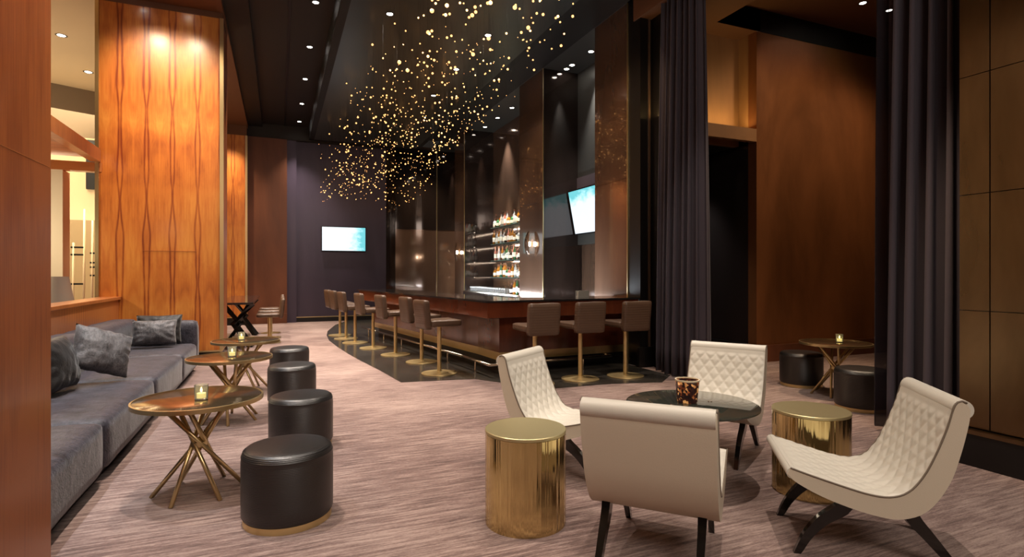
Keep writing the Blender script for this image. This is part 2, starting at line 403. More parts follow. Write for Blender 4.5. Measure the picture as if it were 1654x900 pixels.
# ------------------------------------------------------------------ bar wall: piers and niches on the far side
sbox('wall_right_back', 'bronze', 3.30, 6.0, 18.6, 18.8, 0, 5.7)
bm = B(); box(bm, 5.9, 6.05, 7.2, 18.6, 0, 5.7); struct('wall_right', bm, 'bronze')
def pier(n, y0, y1, mat='bronze'):
    bm = B(); box(bm, 5.0, 5.9, y0, y1, 0, 5.7); box(bm, 4.992, 5.0, y0 + .004, y1 - .004, 0, 2.875); box(bm, 4.992, 5.0, y0 + .004, y1 - .004, 2.887, 5.7)
    o = struct('wall_pier_%d' % n, bm, [mat, 'bronze_d'])
    for p in o.data.polygons:
        if abs(p.normal.y) > .9: p.material_index = 1  # side faces get the darker bronze: their lack of light is painted in
    bm = B(); box(bm, 5.03, 5.88, y0 - .006, y0, .9, 2.872); box(bm, 5.03, 5.88, y0 - .006, y0, 2.886, 5.6)
    struct('trim_%d' % (13 + n), bm, 'bronze_d')
    bm = B(); box(bm, 4.985, 5.0, y0 - .012, y0 + .012, 0, 5.6); struct('trim_%d' % (16 + n), bm, 'brass')
pier(1, 7.27, 8.24); pier(2, 10.26, 11.47); pier(3, 15.5, 16.45)
sbox('trim_20', 'bronze_d', 3.32, 5.88, 18.585, 18.6, 2.89, 5.6); sbox('trim_21', 'brass', 4.985, 5.01, 18.57, 18.6, 0, 5.6)
sbox('trim_22', 'ceil_grey', 5.8, 5.9, 8.24, 10.26, 2.0, 5.6)
sbox('wall_jamb', 'black', 5.0, 5.9, 6.95, 7.27, 0, 5.8)
sbox('wall_jamb_side', 'black', 5.20, 5.80, 6.50, 6.95, 0, 5.8)
sbox('trim_23', 'bronze', 5.14, 5.17, 6.93, 6.96, .3, 5.6)
sbox('baseboard_jamb', 'black', 4.93, 5.2, 6.88, 6.96, 0, .30)
# ------------------------------------------------------------------ right-hand room behind the curtains
bm = B(); box(bm, 6.98, 13, 6.63, 6.8, .0, 5.24); struct('wall_brown', bm, 'leather_wall')
sbox('trim_24', 'ceil_black', 6.17, 13, 6.63, 6.8, 5.245, 5.6)
sbox('baseboard_right', 'wall_brown', 6.98, 13, 6.56, 6.63, 0, .26)
sbox('trim_25', 'alcove', 5.80, 6.98, 6.63, 6.72, 3.49, 3.69)                      # lip of the lit alcove
sbox('trim_26', 'alcove', 5.80, 6.98, 6.72, 7.0, 3.60, 3.68)
sbox('wall_alcove', 'alcove', 5.9, 7.06, 7.0, 7.1, 3.49, 5.3)
sbox('wall_alcove_side', 'alcove', 6.98, 7.06, 6.8, 7.0, 3.49, 5.3)
sbox('trim_27', 'ceil_brown', 4.98, 6.17, -1, 6.63, 5.24, 5.6)
sbox('trim_28', 'ceil_brown', 4.98, 7.06, 6.63, 7.1, 5.24, 5.6)
sbox('ceiling_right', 'ceil_brown', 6.17, 13, -4, 6.8, 5.6, 5.8)
sbox('wall_corridor', 'bronze_d', 6.98, 7.1, 6.8, 13, 0, 3.6)
sbox('baseboard_corridor', 'black', 6.93, 6.98, 6.63, 13, 0, .27)
sbox('wall_corridor_end', 'black', 5.9, 7.1, 12, 12.2, 0, 3.6)
sbox('ceiling_corridor', 'ceil_black', 5.9, 7.1, 7.1, 12.2, 3.49, 3.6)
sbox('wall_far_right', 'leather_wall', 13, 13.2, -4, 6.8, 0, 5.8)
# near bronze wall with panel joints
bm = B()
ys = [2.55, 2.353, 1.15, -.05, -1.25, -2.5, -4]
zs = [.27, 1.128, 1.982, 2.856, 3.73, 4.6, 5.6]
for ya, yb in zip(ys, ys[1:]):
    for za, zb in zip(zs, zs[1:]): box(bm, 4.70, 4.75, yb + .004, ya - .004, za + .003, zb - .003)
struct('wall_right_near', bm, 'bronze_r')
sbox('trim_29', 'black', 4.74, 5.0, -4, 2.55, 0, 5.8)
sbox('baseboard_right_near', 'black', 4.64, 4.72, -4, 2.54, 0, .235)
sbox('trim_30', 'bronze_r', 4.63, 4.72, -4, 2.545, .235, .262)
# ------------------------------------------------------------------ wood-clad piers on the sofa side
def wood_pier(n, y0, y1, top=5.33):
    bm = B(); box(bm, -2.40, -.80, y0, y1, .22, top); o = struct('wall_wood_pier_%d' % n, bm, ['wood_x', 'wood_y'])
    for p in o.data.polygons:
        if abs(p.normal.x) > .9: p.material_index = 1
    for k, (xa, xb) in enumerate(((-.835, -.782), (-2.42, -2.375))):
        sbox('trim_%d' % (30 + 2 * n + k), 'brass', xa, xb, y0 - .022, y0 + .012, .22, top)
    sbox('trim_%d' % (40 + n), 'black', -2.36, -.84, y0 + .05, y1 - .02, 0, .2)
    sbox('trim_%d' % (44 + n), 'brass', -2.38, -.80, y0 - .03, y1, .2, .222)
    sbox('trim_%d' % (48 + n), 'ceil_brown', -2.40, -.80, y0, y1, top, 5.5)
wood_pier(1, 1.5, 2.635); wood_pier(2, 9.65, 10.5); wood_pier(3, 16.75, 16.99, 5.15)
sbox('trim_53', 'wood_trim', -1.85, -1.15, 9.645, 9.65, 1.736, 1.740)
sbox('trim_54', 'wood_trim', -.801, -.799, 1.52, 2.62, 1.801, 1.804)
# low wall behind the sofa
bm = B(); box(bm, -2.36, -2.14, 2.6, 9.65, 0, 1.02)
struct('wall_low', bm, 'wood_slat')
sbox('trim_55', 'wood_trim', -2.38, -2.11, 2.6, 9.65, 1.02, 1.065, bevel=.006)
# header of the portal above it
bm = B(); box(bm, -2.46, -2.34, 2.6, 9.60, 2.99, 3.17); struct('trim_56', bm, 'wood_trim')
bm = B(); box(bm, -4.5, -2.34, 9.64, 9.78, 2.86, 2.99); struct('trim_57', bm, 'wood_trim')
bm = B(); box(bm, -2.9, -2.46, 2.6, 9.6, 3.05, 3.10); struct('trim_58', bm, 'wood_y')
sbox('trim_59', 'cream', -3.15, -2.80, 9.66, 9.95, 0, 2.86)
sbox('ceiling_left', 'beige', -12, -2.4, -4, 22, 5.42, 5.6)
bm = B(); prism(bm, [(-9, 12.2), (-2.4, 15.6), (-2.4, 16.2), (-9, 12.8)], 4.35, 5.42); struct('trim_60', bm, 'grey_b')
bm = B(); prism(bm, [(-9, 12.8), (-2.4, 16.2), (-2.4, 22), (-9, 22)], 4.30, 4.40); struct('ceiling_left_back', bm, 'beige')
sbox('wall_left_back', 'beige', -12, -2.4, 14.5, 14.7, 0, 4.3)
sbox('wall_left', 'beige', -12.2, -12, -4, 22, 0, 5.6)
sbox('trim_61', 'black', -3.78, -3.50, 14.42, 14.5, 3.2, 4.25)
sbox('wall_behind', 'wall_brown', -12, 13, -4.2, -4, 0, 5.8)

# ------------------------------------------------------------------ quilted lounge chairs
def lounge_chair(label):
    t = thing('lounge_chair', label, 'armchair', group='ivory quilted lounge chairs round the glass table')
    inner = [(.742, .442), (.652, .414), (.517, .376), (.400, .348), (.31, .345), (.238, .378), (.178, .458), (.128, .569), (.087, .686), (.060, .785), (.036, .815), (.010, .805)]
    outer = [(.756, .412), (.714, .375), (.606, .32), (.473, .275), (.361, .25), (.277, .246), (.192, .276), (.128, .341), (.07, .449), (.032, .577), (.003, .71), (-.004, .778)]
    NI = 150; W = .30
    ins, Lc = resample(catmull([Vector((a, 0, b)) for a, b in inner], 12), NI)
    outs, _ = resample(catmull([Vector((a, 0, b)) for a, b in outer], 12), NI)
    # quilted pad
    bm = B(); NW = 72; grid = []
    for i, p in enumerate(ins):
        tg = (ins[min(i + 1, NI)] - ins[max(i - 1, 0)]).normalized(); nrm = Vector((tg.z, 0, -tg.x))
        if nrm.z < 0 and i < NI * .5: nrm = -nrm
        if i >= NI * .5 and nrm.x < 0 and nrm.z < 0: nrm = -nrm
        row = []; s = Lc * i / NI
        for j in range(NW + 1):
            y = -W + 2 * W * j / NW
            a = (y / .085 + s / .115); b = (y / .085 - s / .115)
            q = min(abs(math.sin(a * PI)), abs(math.sin(b * PI)))
            e = min(1, min(y + W, W - y) / .02)
            fade = min(1, max(0, (s - .02) / .05)) * min(1, max(0, (Lc - .11 - s) / .03)) * e
            row.append(bm.verts.new(Vector((p.x, y, p.z)) + nrm * (.0110 * (q ** .5) * fade + .004 * e)))
        grid.append(row)
    for i in range(NI):
        for j in range(NW): bm.faces.new((grid[i][j], grid[i + 1][j], grid[i + 1][j + 1], grid[i][j + 1]))
    tag(obj('quilted_pad', bm, 'cream_l', t, True), 'ivory diamond-quilted leather seat and back pad')
    # shell
    bm = B(); st = 3
    ii = ins[::st]; oo = outs[::st]; n = len(ii)
    wl = [[bm.verts.new((p.x, y, p.z)) for p in ii] for y in (-W, W)]
    wo = [[bm.verts.new((p.x, y, p.z)) for p in oo] for y in (-W, W)]
    for s_ in (0, 1):
        for k in range(n - 1): bm.faces.new((wl[s_][k], wl[s_][k + 1], wo[s_][k + 1], wo[s_][k]))
    for k in range(n - 1): bm.faces.new((wo[0][k], wo[0][k + 1], wo[1][k + 1], wo[1][k]))
    for k in (0, n - 1): bm.faces.new((wl[0][k], wo[0][k], wo[1][k], wl[1][k]))
    for k in range(n - 1): bm.faces.new((wl[0][k], wl[0][k + 1], wl[1][k + 1], wl[1][k]))
    obj('shell', bm, 'cream_b', t, 'auto')
    # rolled top
    bm = B()
    cx, cz, r = .024, .776, .044
    tube(bm, [(cx, -W + .004, cz), (cx, W - .004, cz)], r, 20); obj('top_roll', bm, 'cream_l', t, 'auto')
    bm = B(); tube(bm, [(.733, -W + .004, .418), (.733, W - .004, .418)], .027, 20); obj('front_roll', bm, 'cream_l', t, 'auto')
    for y in (-W, W):
        bm = B(); tube(bm, [(p.x, y, p.z + .003) for p in ii], .0045, 6); obj('piping', bm, 'piping', t, True)
    # four swept legs
    for y in (-.225, .225):
        for pts in (((.47, .30), (.50, .245), (.58, .185), (.65, .10), (.70, 0)), ((.22, .30), (.20, .235), (.135, .155), (.07, .075), (.01, 0))):
            c, _ = resample(catmull([Vector((a, y, b)) for a, b in pts], 6), 12); bm = B(); rings = []
            for k, p in enumerate(c):
                f = k / 12; hw = .021 - .007 * f; th = .034 - .018 * f
                tg = (c[min(k + 1, 12)] - c[max(k - 1, 0)]).normalized(); nn = Vector((tg.z, 0, -tg.x))
                if k == 12: nn = Vector((1, 0, 0)) * (1 if nn.x > 0 else -1)
                rings.append([bm.verts.new(p + nn * a * th + Vector((0, b * hw, 0))) for a, b in ((-1, -1), (1, -1), (1, 1), (-1, 1))])
            for a, b in zip(rings, rings[1:]):
                for k in range(4): bm.faces.new((a[k], a[(k + 1) % 4], b[(k + 1) % 4], b[k]))
            bm.faces.new(rings[0]); bm.faces.new(rings[-1]); obj('leg', bm, 'ebony', t, 'auto')
    return t
ch0 = lounge_chair('ivory quilted lounge chair in side profile in front of the bronze wall')
CH = [((3.087, 1.765, 0), 141.5, None), ((1.50, 2.05, 0), 43, 'ivory lounge chair turned with its plain smooth back to the viewer'),
      ((1.68, 3.88, 0), -52, 'ivory quilted lounge chair behind the brass drum beside the bar'),
      ((3.49, 3.61, 0), -148, 'ivory quilted lounge chair facing out beside the dark curtain')]
for k, (loc, a, lb) in enumerate(CH):
    c = ch0 if k == 0 else copy_tree(ch0)
    c.location = loc; c.rotation_euler = (0, 0, math.radians(a))
    if lb: c['label'] = lb

# ------------------------------------------------------------------ smoked glass table and mosaic votive
TX, TY, TZ = 2.59, 3.02, .52
t = thing('cocktail_table', 'round smoked glass cocktail table between the ivory chairs', 'table', (TX, TY, 0))
bm = B(); lathe(bm, [(0, .505), (.428, .505), (.435, .5085), (.435, .5165), (.428, TZ), (0, TZ)], 72); obj('glass_top', bm, 'dark_glass', t, 'auto')
bm = B(); lathe(bm, [(0, .489), (.225, .489), (.228, .497), (.228, .505), (0, .505)], 48); obj('support_plate', bm, 'black', t, 'auto')
bm = B(); lathe(bm, [(0, 0), (.2, 0), (.2, .012), (.05, .03), (.035, .06), (.035, .47), (.06, .489), (0, .489)], 32); obj('pedestal', bm, 'ebony', t, 'auto')
for a in (20, 200):
    bm = B(); lathe(bm, [(0, TZ), (.016, TZ), (.014, TZ + .003), (0, TZ + .0035)], 16, (.15 * math.cos(math.radians(a - 25)), .15 * math.sin(math.radians(a - 25)))); obj('fixing', bm, 'steel', t, 'auto')
t = thing('mosaic_votive', 'red and black mosaic glass candle holder on the smoked glass table', 'candle holder', (TX - .01, TY + .03, TZ))
bm = B(); lathe(bm, [(0, 0), (.058, 0), (.066, .006), (.078, .12), (.080, .15), (.074, .15), (.066, .03), (0, .03)], 32); obj('bowl', bm, 'mosaic', t, 'auto')
bm = B(); lathe(bm, [(.0745, .147), (.081, .147), (.082, .158), (.074, .158), (.0745, .147)], 32); obj('rim', bm, 'cream', t, 'auto')
bm = B(); lathe(bm, [(0, .03), (.03, .03), (.03, .06), (0, .06)], 16); obj('candle', bm, 'wax', t, 'auto')

# ------------------------------------------------------------------ brass drums
def drum(loc, label):
    t = thing('drum_table', label, 'side table', loc, 0, 'polished brass drum side tables')
    bm = B(); lathe(bm, [(0, 0), (.228, 0), (.228, .505), (.222, .505)], 96); obj('body', bm, 'brass_pol', t, 'auto')
    bm = B(); lathe(bm, [(0, .505), (.226, .505), (.2295, .508), (.2295, .522), (.226, .525), (0, .525)], 96); obj('top', bm, 'brass_top', t, 'auto')
    return t
drum((1.293, 2.885, 0), 'polished brass drum table on open carpet beside the plain chair back')
drum((3.17, 2.57, 0), 'polished brass drum table behind the seat of the profile chair')

# ------------------------------------------------------------------ leather ottomans
def ottoman(label):
    t = thing('ottoman', label, 'ottoman')
    bm = B(); lathe(bm, [(0, .0), (.238, .0), (.238, .036), (0, .036)], 64); obj('brass_base', bm, 'stool_brass', t, 'auto')
    bm = B(); lathe(bm, [(0, .036), (.236, .036), (.246, .052), (.247, .12), (.247, .35), (.244, .375), (.246, .379), (.243, .384), (.238, .402), (.222, .414), (.19, .420), (0, .423)], 64)
    obj('leather_drum', bm, 'blackleather', t, 'auto')
    return t
o0 = ottoman('large black ottoman in front of the row, brass base band showing')
OT = [((.05, 3.45), None), ((.17, 4.85), 'second black ottoman from the front in the row along the sofa tables'), ((.135, 6.5), 'third black ottoman from the front in the row along the sofa tables'),
      ((.135, 8.0), 'black ottoman at the far end of the row, next to the bar stools'), ((6.05, 5.04), 'dark brown ottoman behind the curtain opening, by the copper wall'), ((5.58, 3.93), 'dark ottoman half hidden by the sheer curtain edge')]
for k, (p, lb) in enumerate(OT):
    c = o0 if k == 0 else copy_tree(o0); c.location = (*p, 0); c.rotation_euler = (0, 0, k * .7)
    c['group'] = 'black ottomans in a row' if k < 4 else 'ottomans in the curtained room'
    if lb: c['label'] = lb

# ------------------------------------------------------------------ cocktail tables on crossed rods
def rod_table(label):
    t = thing('cocktail_table', label, 'table')
    bm = B(); lathe(bm, [(0, .578), (.362, .578), (.372, .582), (.372, .600), (.366, .604), (0, .604)], 72); obj('tabletop', bm, 'brass_mirror' if 'brass_mirror' in M else 'brass_top', t, 'auto')
    bm = B(); lathe(bm, [(.366, .576), (.377, .578), (.377, .604), (.366, .606), (.366, .576)], 72); obj('rim', bm, 'brass', t, 'auto')
    for k in range(6):
        a = math.radians(20 + k * 60); b = a + math.radians(162)
        p = Vector((.21 * math.cos(a), .21 * math.sin(a), .578)); q = Vector((.265 * math.cos(b), .265 * math.sin(b), 0))
        bm = B(); tube(bm, [p, q], [.0155, .013], 8); obj('leg', bm, 'brass', t, True)
    bm = B(); lathe(bm, [(.038, .295), (.050, .295), (.050, .325), (.038, .325), (.038, .295)], 20); obj('collar', bm, 'brass', t, 'auto')
    return t
M['brass_mirror'] = plain('bronze_mirror_top', (.36, .26, .15), .14, .9)
r0 = rod_table('round brass cocktail table in front of the sofa, beside the large ottoman')
RT = [((-.47, 4.08), None), ((-.43, 5.97), 'round brass cocktail table, the middle one of three along the sofa'), ((-.36, 7.38), 'round brass cocktail table at the far end of the sofa'),
      ((5.95, 4.5), 'round brass cocktail table in the curtained room by the copper wall')]
for k, (p, lb) in enumerate(RT):
    c = r0 if k == 0 else copy_tree(r0); c.location = (*p, 0); c.rotation_euler = (0, 0, k * .5)
    if lb: c['label'] = lb
    if k < 3: c['group'] = 'cocktail tables along the sofa'
def votive(label):
    t = thing('votive_candle', label, 'candle', group='votive candles on the cocktail tables')
    bm = B(); lathe(bm, [(0, 0), (.034, 0), (.038, .004), (.041, .095), (.038, .095), (.034, .012), (0, .012)], 24); obj('glass_cup', bm, 'votive', t, 'auto')
    bm = B(); lathe(bm, [(0, .013), (.026, .013), (.026, .042), (0, .042)], 16); obj('candle', bm, 'wax', t, 'auto')
    bm = B(); lathe(bm, [(0, .044), (.006, .052), (.007, .062), (0, .082)], 10); obj('flame', bm, 'flame', t, True)
    return t
v0 = votive('lit glass votive candle on the table beside the large ottoman')
for k, (p, lb) in enumerate([((-.45, 4.0, .604), None), ((-.41, 5.95, .604), 'lit glass votive on the middle table of three along the sofa'),
                             ((-.41, 7.40, .604), 'lit glass votive on the table at the far end of the sofa'), ((5.98, 4.47, .604), 'gold votive candle on the table by the copper wall')]):
    c = v0 if k == 0 else copy_tree(v0); c.location = p
    if lb: c['label'] = lb

# ------------------------------------------------------------------ sofa
S = thing('sofa', 'long grey velvet sofa with rounded cushions against the low wood wall', 'sofa', (-1.6, 6, 0))
def cushion(bm, x0, x1, y0, y1, z0, z1, puff=.02, nx=10, ny=12, nz=4, seed=0, rr=.055):
    """closed box grid, rounded and softly swollen"""
    cx, cy, cz = (x0 + x1) / 2, (y0 + y1) / 2, (z0 + z1) / 2; hx, hy, hz = (x1 - x0) / 2, (y1 - y0) / 2, (z1 - z0) / 2
    r = min(rr, hx * .8, hy * .8, hz * .8); cache = {}
    def V(i, j, k):
        key = (i, j, k)
        if key in cache: return cache[key]
        u, v, w_ = 2 * i / nx - 1, 2 * j / ny - 1, 2 * k / nz - 1
        p = Vector((u * hx, v * hy, w_ * hz)); c = Vector((max(-hx + r, min(hx - r, p.x)), max(-hy + r, min(hy - r, p.y)), max(-hz + r, min(hz - r, p.z))))
        d = p - c
        if d.length > 1e-6: p = c + d.normalized() * min(r, d.length if d.length < r else r)
        sw = puff * (1 - u ** 4) * (1 - v ** 4) if abs(w_) == 1 else puff * .6 * (1 - w_ ** 2) * (1 - (u ** 4 if abs(v) == 1 else v ** 4))
        nn = Vector((0, 0, w_)) if abs(w_) == 1 else (Vector((u, 0, 0)) if abs(u) == 1 else Vector((0, v, 0)))
        p += nn * sw + nn * .006 * noise.noise(Vector((p.x * 6, p.y * 6, p.z * 6 + seed)))
        cache[key] = bm.verts.new((cx + p.x, cy + p.y, cz + p.z)); return cache[key]
    for i in range(nx):
        for j in range(ny):
            for k in (0, nz): bm.faces.new((V(i, j, k), V(i + 1, j, k), V(i + 1, j + 1, k), V(i, j + 1, k)))
    for i in range(nx):
        for k in range(nz):
            for j in (0, ny): bm.faces.new((V(i, j, k), V(i + 1, j, k), V(i + 1, j, k + 1), V(i, j, k + 1)))
    for j in range(ny):
        for k in range(nz):
            for i in (0, nx): bm.faces.new((V(i, j, k), V(i, j + 1, k), V(i, j + 1, k + 1), V(i, j, k + 1)))
def loc_obj(name, bm, mat, parent, smooth=True):
    for v in bm.verts: v.co -= parent.location
    return obj(name, bm, mat, parent, smooth)
seams = [2.72, 4.52, 6.16, 7.80, 9.02]
for k, (a, b) in enumerate(zip(seams, seams[1:])):
    bm = B(); cushion(bm, -1.95, -1.07, a + .004, b - .004, .06, .415, .012, 14, 20, 8, k); loc_obj('seat_cushion', bm, 'velvet', S)
for k, (a, b) in enumerate(((2.72, 4.95), (4.95, 7.1), (7.1, 9.15))):
    bm = B(); cushion(bm, -2.12, -1.80, a + .004, b - .004, .30, .79 - .01 * k, .02, 8, 24, 8, k + 9)
    loc_obj('back_cushion', bm, 'velvet', S)
bm = B(); cushion(bm, -1.90, -1.07, 9.02, 9.26, .06, .725, .008, 12, 6, 8, 40); loc_obj('end_panel', bm, 'velvet', S)
bm = B(); box(bm, -2.05, -1.14, 2.8, 9.2, 0, .07); loc_obj('plinth', bm, 'black', S, False)
def pillow(name, mat, loc, sx, sz, rot, label, seed):
    bm = B(); N = 22; V = {}
    for s in (-1, 1):
        for i in range(N + 1):
            for j in range(N + 1):
                u, v = 2 * i / N - 1, 2 * j / N - 1
                if s == 1 and (i in (0, N) or j in (0, N)): V[s, i, j] = V[-1, i, j]; continue
                th = .11 * ((1 - u ** 2) * (1 - v ** 2)) ** .42
                pin = 1 - .07 * (1 - abs(u)) * abs(v) ** 3 - .0; pin2 = 1 - .07 * (1 - abs(v)) * abs(u) ** 3
                wr = .016 * noise.noise(Vector((u * 3.2 + seed, v * 3.2, s * 2.))) + .010 * math.sin(14 * math.atan2(v, u) + seed) * (max(abs(u), abs(v)) ** 3)
                if i in (0, N) or j in (0, N): wr = 0
                V[s, i, j] = bm.verts.new((u * sx / 2 * pin2, s * th + wr * (1 if th > 0 else 0), v * sz / 2 * pin))
    for s in (-1, 1):
        for i in range(N):
            for j in range(N): bm.faces.new((V[s, i, j], V[s, i + 1, j], V[s, i + 1, j + 1], V[s, i, j + 1]))
    o = obj(name, bm, mat, None, True, loc); o.rotation_euler = rot
    return tag(o, label, 'pillow', 'throw pillows on the sofa')
R = math.radians
pillow('throw_pillow', 'velvet_k', (-1.665, 5.60, .665), .48, .44, (R(-14), R(0), R(84)), 'black velvet pillow behind the big silver pillow near the sofa front', 1)
pillow('throw_pillow', 'velvet_p', (-1.47, 6.06, .70), .48, .42, (R(-26), R(20), R(34)), 'big silver velvet pillow propped on the black one, near the sofa front', 2)
pillow('throw_pillow', 'velvet_k', (-1.50, 8.85, .64), .54, .40, (R(-14), R(0), R(0)), 'black velvet pillow standing at the far corner of the sofa', 3)
pillow('throw_pillow', 'velvet_p', (-1.50, 8.55, .625), .50, .34, (R(-20), R(0), R(5)), 'silver velvet pillow at the far corner of the sofa, before the black one', 4)

# ------------------------------------------------------------------ bar
CF = [(4.96, 6.95), (2.50, 6.83), (2.41, 7.88), (1.80, 11.93), (1.65, 13.0)]        # counter front edge
def offset(pts, d):
    out = []
    for i, p in enumerate(pts):
        p = Vector(p); ns = []
        for a, b in ((i - 1, i), (i, i + 1)):
            if a < 0 or b >= len(pts): continue
            e = (Vector(pts[b]) - Vector(pts[a])).normalized(); ns.append(Vector((e.y, -e.x)))
        n = sum(ns, Vector((0, 0))).normalized(); k = d / max(.3, n.dot(ns[0])); out.append((p.x + n.x * k, p.y + n.y * k))
    return out
def strip(bm, d0, d1, z0, z1, end=13.0):
    a = offset(CF, d0); b = offset(CF, d1); a[0] = (4.985, a[0][1]); b[0] = (4.985, b[0][1])
    a[-1] = (a[-1][0], end - d0 * 0); b[-1] = (b[-1][0], end)
    prism(bm, a + b[::-1], z0, z1)
bar = thing('bar', 'long faceted wood bar with black stone top and brass foot plate', 'bar', (3, 9, 0))
def bobj(name, bm, mat, **k):
    for v in bm.verts: v.co -= bar.location
    return obj(name, bm, mat, bar, **k)
sgn = 1
bm = B(); strip(bm, 0, .78, 1.015, 1.04); bobj('countertop', bm, 'stone')
bm = B(); strip(bm, .03, .09, .81, 1.015, 12.95); bobj('apron', bm, 'wood_bar')
bm = B(); strip(bm, .08, .40, .80, .815, 12.9); bobj('soffit', bm, 'black')
bm = B(); strip(bm, .36, .66, .30, .81, 12.8); bobj('front_panel', bm, 'wood_bar')
bm = B(); strip(bm, .352, .66, .19, .30, 12.82); bobj('kick_plate', bm, 'brass')
bm = B(); strip(bm, .44, .64, 0, .19, 12.75); bobj('plinth', bm, 'black')
rail = offset(CF, .10); rail[0] = (4.55, rail[0][1])
rp = []
for i, p in enumerate(rail): rp.append(Vector((p[0], p[1], .18)))
bm = B()
full = [rp[0] + Vector((0, .25, 0)), rp[0]] + rp[1:]
for a, b in zip(full, full[1:]): tube(bm, [a, b], .019, 10)
rail_o = bobj('foot_rail', bm, 'steel', smooth=True); rail_o['label'] = 'steel foot rail along the bar'
for a, b in zip(rp, rp[1:]):
    L = (b - a).length; n = max(1, round(L / 1.1))
    for k in range(n):
        p = a.lerp(b, (k + .5) / n) - bar.location
        bm = B(); lathe(bm, [(0, 0), (.03, .0), (.03, .012), (.012, .02), (.012, .18), (0, .18)], 12, (p.x, p.y)); obj('rail_post', bm, 'steel', rail_o, 'auto')
# back bar counter along the piers
t = thing('back_bar', 'low steel-topped back bar cabinet below the lit bottle shelves', 'cabinet', (5.3, 13, 0))
bm = B(); box(bm, -.35, .58, -1.50, 2.48, 0, .88); obj('cabinet', bm, 'bronze_d', t)
bm = B(); box(bm, -.37, .58, -1.51, 2.49, .88, .91); obj('counter', bm, 'steel', t)

# ------------------------------------------------------------------ bar stools
def stool(label, group):
    t = thing('bar_stool', label, 'bar stool', group=group)
    bm = B(); lathe(bm, [(0, 0), (.245, 0), (.25, .004), (.248, .012), (.06, .026), (.035, .04), (0, .04)], 48); obj('base', bm, 'stool_brass', t, 'auto')
    bm = B(); lathe(bm, [(0, .02), (.029, .02), (.029, .675), (0, .675)], 20); obj('pole', bm, 'stool_brass', t, 'auto')
    bm = B(); cushion(bm, -.20, .25, -.21, .21, .672, .757, .004, 12, 12, 6, 3, .022); obj('seat', bm, 'taupe', t, True)
    bm = B(); cushion(bm, -.285, -.195, -.21, .21, .635, 1.03, .004, 6, 12, 12, 5, .022)
    for v in bm.verts: v.co.x -= (v.co.z - .7) * .10
    obj('backrest', bm, 'taupe', t, True)
    return t
st0 = stool('taupe leather bar stool at the near corner of the bar, brass disc base', 'bar stools along the left leg of the bar')
def fl(u, v):
    r = (u - 827) / 899; x = math.sin(YAW) + r * math.cos(YAW); y = math.cos(YAW) - r * math.sin(YAW); k = 1.4 * 899 / (v - 442); return x * k, y * k
LS = [((2.07, 7.56), None), ((2.08, 8.64), 'second taupe bar stool along the long side, counted from the bar corner'), ((1.85, 9.58), 'third taupe bar stool along the long side, counted from the bar corner'),
      ((1.63, 10.6), 'fourth taupe bar stool along the long side, counted from the bar corner'), ((1.42, 11.55), 'fifth taupe bar stool along the long side, counted from the bar corner'),
      ((1.33, 12.35), 'sixth taupe bar stool along the long side, counted from the bar corner'), ((1.28, 13.1), 'last taupe bar stool at the far end of the long side')]
for k, (p, lb) in enumerate(LS):
    c = st0 if k == 0 else copy_tree(st0); c.location = (*p, 0.006); c.rotation_euler = (0, 0, R(8))
    if lb: c['label'] = lb
for p, lb in [((2.99, 6.38), 'taupe bar stool behind the quilted back of the left lounge chair'), ((3.68, 6.44), 'middle one of three taupe bar stools on the short side of the bar'), ((4.36, 6.40), 'taupe bar stool beside the dark curtain on the short side of the bar')]:
    c = copy_tree(st0); c.location = (*p, 0.006); c.rotation_euler = (0, 0, R(90)); c['label'] = lb; c['group'] = 'bar stools on the short side of the bar'
# dining-height table and stools far on the left
t = thing('high_table', 'dark counter-height table between the wood piers', 'table', (-.72, 12.8, 0))
bm = B(); box(bm, -.30, .30, -1.75, 1.75, .84, .88); obj('tabletop', bm, 'stone', t, bevel=.004)
for y in (-1.1, 1.1):
    bm = B(); tube(bm, [(.25, y, .84), (-.05, y, .45), (.25, y, .0)], .07, 4); tube(bm, [(-.25, y, .84), (.05, y, .45), (-.25, y, .0)], .045, 4); obj('trestle', bm, 'black', t)
def lowstool(label):
    t = thing('counter_stool', label, 'stool', group='counter stools along the high table')
    bm = B(); lathe(bm, [(0, 0), (.215, 0), (.22, .006), (.05, .02), (0, .03)], 32); obj('base', bm, 'stool_brass', t, 'auto')
    bm = B(); lathe(bm, [(0, .01), (.035, .01), (.035, .53), (0, .53)], 16); obj('pole', bm, 'stool_brass', t, 'auto')
    bm = B(); cushion(bm, -.24, .20, -.21, .21, .525, .60, .004, 8, 8, 4, 3); obj('seat', bm, 'taupe', t, True)
    bm = B(); cushion(bm, .185, .265, -.21, .21, .50, .90, .004, 6, 10, 10, 5)
    for v in bm.verts: v.co.x += (v.co.z - .6) * .12
    obj('backrest', bm, 'taupe', t, True); return t
l0 = lowstool('counter stool at the near end of the high table, thick brass pole')
for k, (y, lb) in enumerate([(12.3, None), (13.3, 'middle counter stool of three along the high table'), (14.3, 'counter stool at the far end of the high table')]):
    c = l0 if k == 0 else copy_tree(l0); c.location = (-.17, y, 0)
    if lb: c['label'] = lb
t = thing('low_screen', 'orange wood ledge screen behind the high table', 'screen', (-1.2, 11.6, 0))
bm = B(); box(bm, .04, .10, -.8, .9, .1, 1.02); obj('panel', bm, 'wood_y', t)
bm = B(); box(bm, 0, .16, -.85, .95, 1.02, 1.06); obj('ledge', bm, 'wood_trim', t)
bm = B(); box(bm, .02, .13, -.86, -.80, 0, 1.02); obj('post', bm, 'wood_trim', t)

